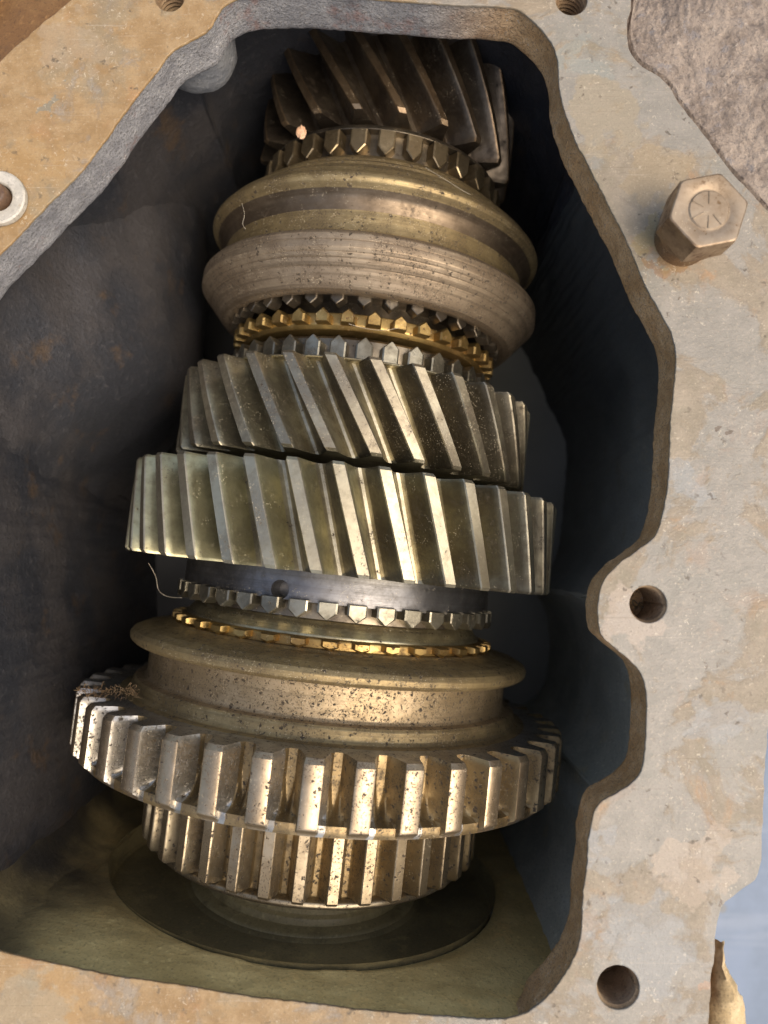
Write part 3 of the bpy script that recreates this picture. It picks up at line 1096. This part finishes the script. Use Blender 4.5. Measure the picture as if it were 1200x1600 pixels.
# shaft core and the lower bearing
sh = gear_thing(200, 'dark steel main shaft that carries all the gears, mostly hidden', 'shaft', None, 'main_shaft')
lathe('shaft_core', rounded([(2, -690), (110, -690), (110, 600), (2, 600)], 2), M_dark, sh)
br = gear_thing(-470, 'worn greenish bearing collar in the bore at the lower shaft end', 'bearing', None, 'bearing_collar')
lathe('sleeve', rounded([(118, 52), (138, 50), (141, 46), (141, 30), (136, 28), (136, 21), (142, 19), (143, 6), (148, 2), (150, -6), (150, -14)], 1.2), M_hub, br)
lathe('flange_ring', rounded([(150, -6), (164, -9), (168, -12), (168, -20), (150, -22)], 2), M_hub, br)


# ------------------------------------------------------------------ fasteners
def hex_bolt(base, z_top, circ, tilt=(0, 0), rot=0.0):
    e = empty('hex_bolt', 'rusty hex head bolt standing proud of the flange beside the coarse casting', 'bolt', Matrix.Translation(base))
    hh = .0072
    z0 = z_top - hh
    # head: chamfered hexagon
    vs, fs = [], []
    ap = circ * math.cos(math.pi / 6)
    rows = []
    n = 72

    def hexr(a):
        a = (a - rot) % (math.pi / 3) - math.pi / 6
        return ap / math.cos(a)
    for zz, kind in ((z0 - .0002, 'in'), (z0, 'hex0'), (z0 + .0004, 'hex'), (z_top - .0022, 'hex'), (z_top - .0013, 'hex'), (z_top - .0007, 'c1'), (z_top - .0002, 'c2'), (z_top, 'c3')):
        for i in range(n):
            a = 2 * math.pi * i / n
            hr = hexr(a)
            r = {'in': ap * .5, 'hex0': hr - .0003, 'hex': hr, 'c1': min(hr, ap * 1.145), 'c2': min(hr, ap * 1.13) * .985, 'c3': min(hr, ap * 1.12) * .95}[kind]
            vs.append((r * math.cos(a), r * math.sin(a), zz))
    m = 8
    for k in range(m - 1):
        for i in range(n):
            j = (i + 1) % n
            fs.append((k * n + i, k * n + j, (k + 1) * n + j, (k + 1) * n + i))
    hd = link('head', mesh('head', vs, fs, 28), M_bolt, e)
    # top face with a struck ring and radial marks
    r_ring = ap * .60
    prof = [(ap * .95, z_top - .00002), (r_ring + .0005, z_top), (r_ring + .0002, z_top - .00022), (r_ring - .0002, z_top - .00022), (r_ring - .0005, z_top + .00008), (.0, z_top + .00012)]
    vs, fs = [], []
    for i in range(n):
        a = 2 * math.pi * i / n
        for k, (r, zz) in enumerate(prof):
            if k == 0:
                r = min(hexr(a), ap * 1.12) * .951
            vs.append((r * math.cos(a), r * math.sin(a), zz))
    for i in range(n):
        j = (i + 1) % n
        for k in range(5):
            fs.append((i * 6 + k, j * 6 + k, j * 6 + k + 1, i * 6 + k + 1))
    tf = link('top_face', mesh('top_face', vs, fs, 40), M_bolt_top, hd)
    for a in (R(88), R(208), R(-52), R(-95), R(150)):
        bm = bmesh.new()
        bmesh.ops.create_cube(bm, size=1, matrix=Matrix.Rotation(a, 4, 'Z') @ Matrix.Translation((r_ring * .58, 0, z_top + .0001)) @ Matrix.Diagonal((r_ring * .62, .00035, .00035, 1)))
        bmesh.ops.bevel(bm, geom=bm.edges[:], offset=.0001, segments=1, affect='EDGES')
        mm = bpy.data.meshes.new('grade_mark')
        bm.to_mesh(mm)
        bm.free()
        link('grade_mark', mm, M_bolt_top, hd)
    # collar and shank under the head
    vs, fs = [], []
    prof = [(0, z0), (ap * .97, z0 - .0001), (ap * .99, z0 - .0005), (ap * .97, z0 - .0011), (ap * .86, z0 - .0014), (ap * .80, z0 - .0018), (ap * .79, .0010), (ap * .84, .0004), (ap * .84, -.0002)]
    for i in range(n):
        a = 2 * math.pi * i / n
        for r, zz in prof:
            vs.append((r * math.cos(a), r * math.sin(a), zz))
    m = len(prof)
    for i in range(n):
        j = (i + 1) % n
        for k in range(m - 1):
            fs.append((i * m + k, j * m + k, j * m + k + 1, i * m + k + 1))
    link('shank', mesh('shank', vs, fs, 35), M_bolt, e)
    return e


top_c = at(1108, 328, .0132)
hex_bolt(Vector((top_c.x, top_c.y, 0)), .0132, 67 / F * (H - .0132), rot=R(11))

wc = at(3, 314)
we = empty('flat_washer', 'pale flat washer cut by the left edge of the photo', 'washer', Matrix.Translation((wc.x, wc.y, 0)))
ro = 44 / F * H
lathe('washer_body', [(r / Q, z / Q) for r, z in [(ro * .5, .0003), (ro * .98, .0003), (ro, .0007), (ro * .99, .0016), (ro * .93, .0019), (ro * .56, .0018), (ro * .5, .0014), (ro * .5, .0003)]], M_washer, we, 64)
ps = empty('round_stud', 'rusty round stud end standing in the pale washer', 'stud', Matrix.Translation((wc.x, wc.y, 0)))
lathe('stud_end', [(r / Q, z / Q) for r, z in rounded([(ro * .45, .0003), (ro * .45, .0030), (ro * .38, .0038), (0, .0040)], .0004)], M_stud, ps, 48)

# ------------------------------------------------------------------ dirt: flake, lint, fibres
def tube(pts, r, n=5):
    vs, fs = [], []
    for i, p in enumerate(pts):
        t = (pts[min(i + 1, len(pts) - 1)] - pts[max(i - 1, 0)]).normalized()
        a = t.orthogonal().normalized()
        b = t.cross(a)
        for k in range(n):
            an = 2 * math.pi * k / n
            vs.append(p + (a * math.cos(an) + b * math.sin(an)) * r)
    for i in range(len(pts) - 1):
        for k in range(n):
            l = (k + 1) % n
            fs.append((i * n + k, i * n + l, (i + 1) * n + l, (i + 1) * n + k))
    return vs, fs


def fibre(pix, rho, r, label):
    pts = spline([at(x, y, H - D + rr * Q) for (x, y), rr in zip(pix, rho)], .0006, closed=False)
    vs, fs = tube(pts, r)
    o = link('loose_fibre', mesh('loose_fibre', vs, fs, 60), M_hair)
    tag(o, label, 'fibre', 'loose fibres on the gears')


fibre([(232, 880), (243, 900), (248, 922), (262, 932), (285, 934)], [150, 150, 152, 160, 175], .00006, 'thin curly fibre hanging in the dark left of the drilled collar')
fibre([(545, 506), (570, 513), (600, 516), (625, 512)], [206, 206, 207, 207], .00006, 'thin pale fibre curving over the upper brass ring')
fibre([(665, 262), (695, 280), (720, 296), (735, 304)], [238, 247, 250, 250], .00005, 'thin pale fibre on the shoulder of the upper sleeve')
fibre([(378, 318), (382, 335), (379, 350), (384, 358)], [212, 214, 212, 213], .00005, 'thin pale fibre on the left side of the upper sleeve groove')

lt = at(180, 1082, H - D + 195 * Q)
vs, fs = [], []
for k in range(150):
    d = Vector((random.gauss(0, 1), random.gauss(0, .5), random.gauss(0, .5))).normalized()
    p = lt + Vector((random.uniform(-.0085, .0055), random.uniform(-.0012, .0012), random.uniform(-.001, .0012)))
    pts = [p]
    for _ in range(5):
        d = (d + Vector((random.gauss(0, .5), random.gauss(0, .5), random.gauss(0, .5)))).normalized()
        pts.append(pts[-1] + d * random.uniform(.0002, .0006))
    v2, f2 = tube(pts, random.uniform(.00004, .00008), 4)
    b0 = len(vs)
    vs += v2
    fs += [tuple(i + b0 for i in f) for f in f2]
tag(link('lint_tuft', mesh('lint_tuft', vs, fs, 60), M_lint), 'brown tuft of lint on the upper left edge of the large toothed gear', 'lint')

fk = at(471, 207, H - D + 186 * Q)
bm = bmesh.new()
bmesh.ops.create_icosphere(bm, subdivisions=3, radius=1)
for v in bm.verts:
    k = 1 + .5 * nz(v.co, 1.6, 2)
    v.co = fk + Vector((v.co.x * .0013, v.co.y * .0017, v.co.z * .0007)) * k
me = bpy.data.meshes.new('orange_flake')
bm.to_mesh(me)
bm.free()
tag(link('orange_flake', finish(me, 40), M_flake), 'small orange flake of dirt on the left clutch teeth of the top gear', 'dirt flake')
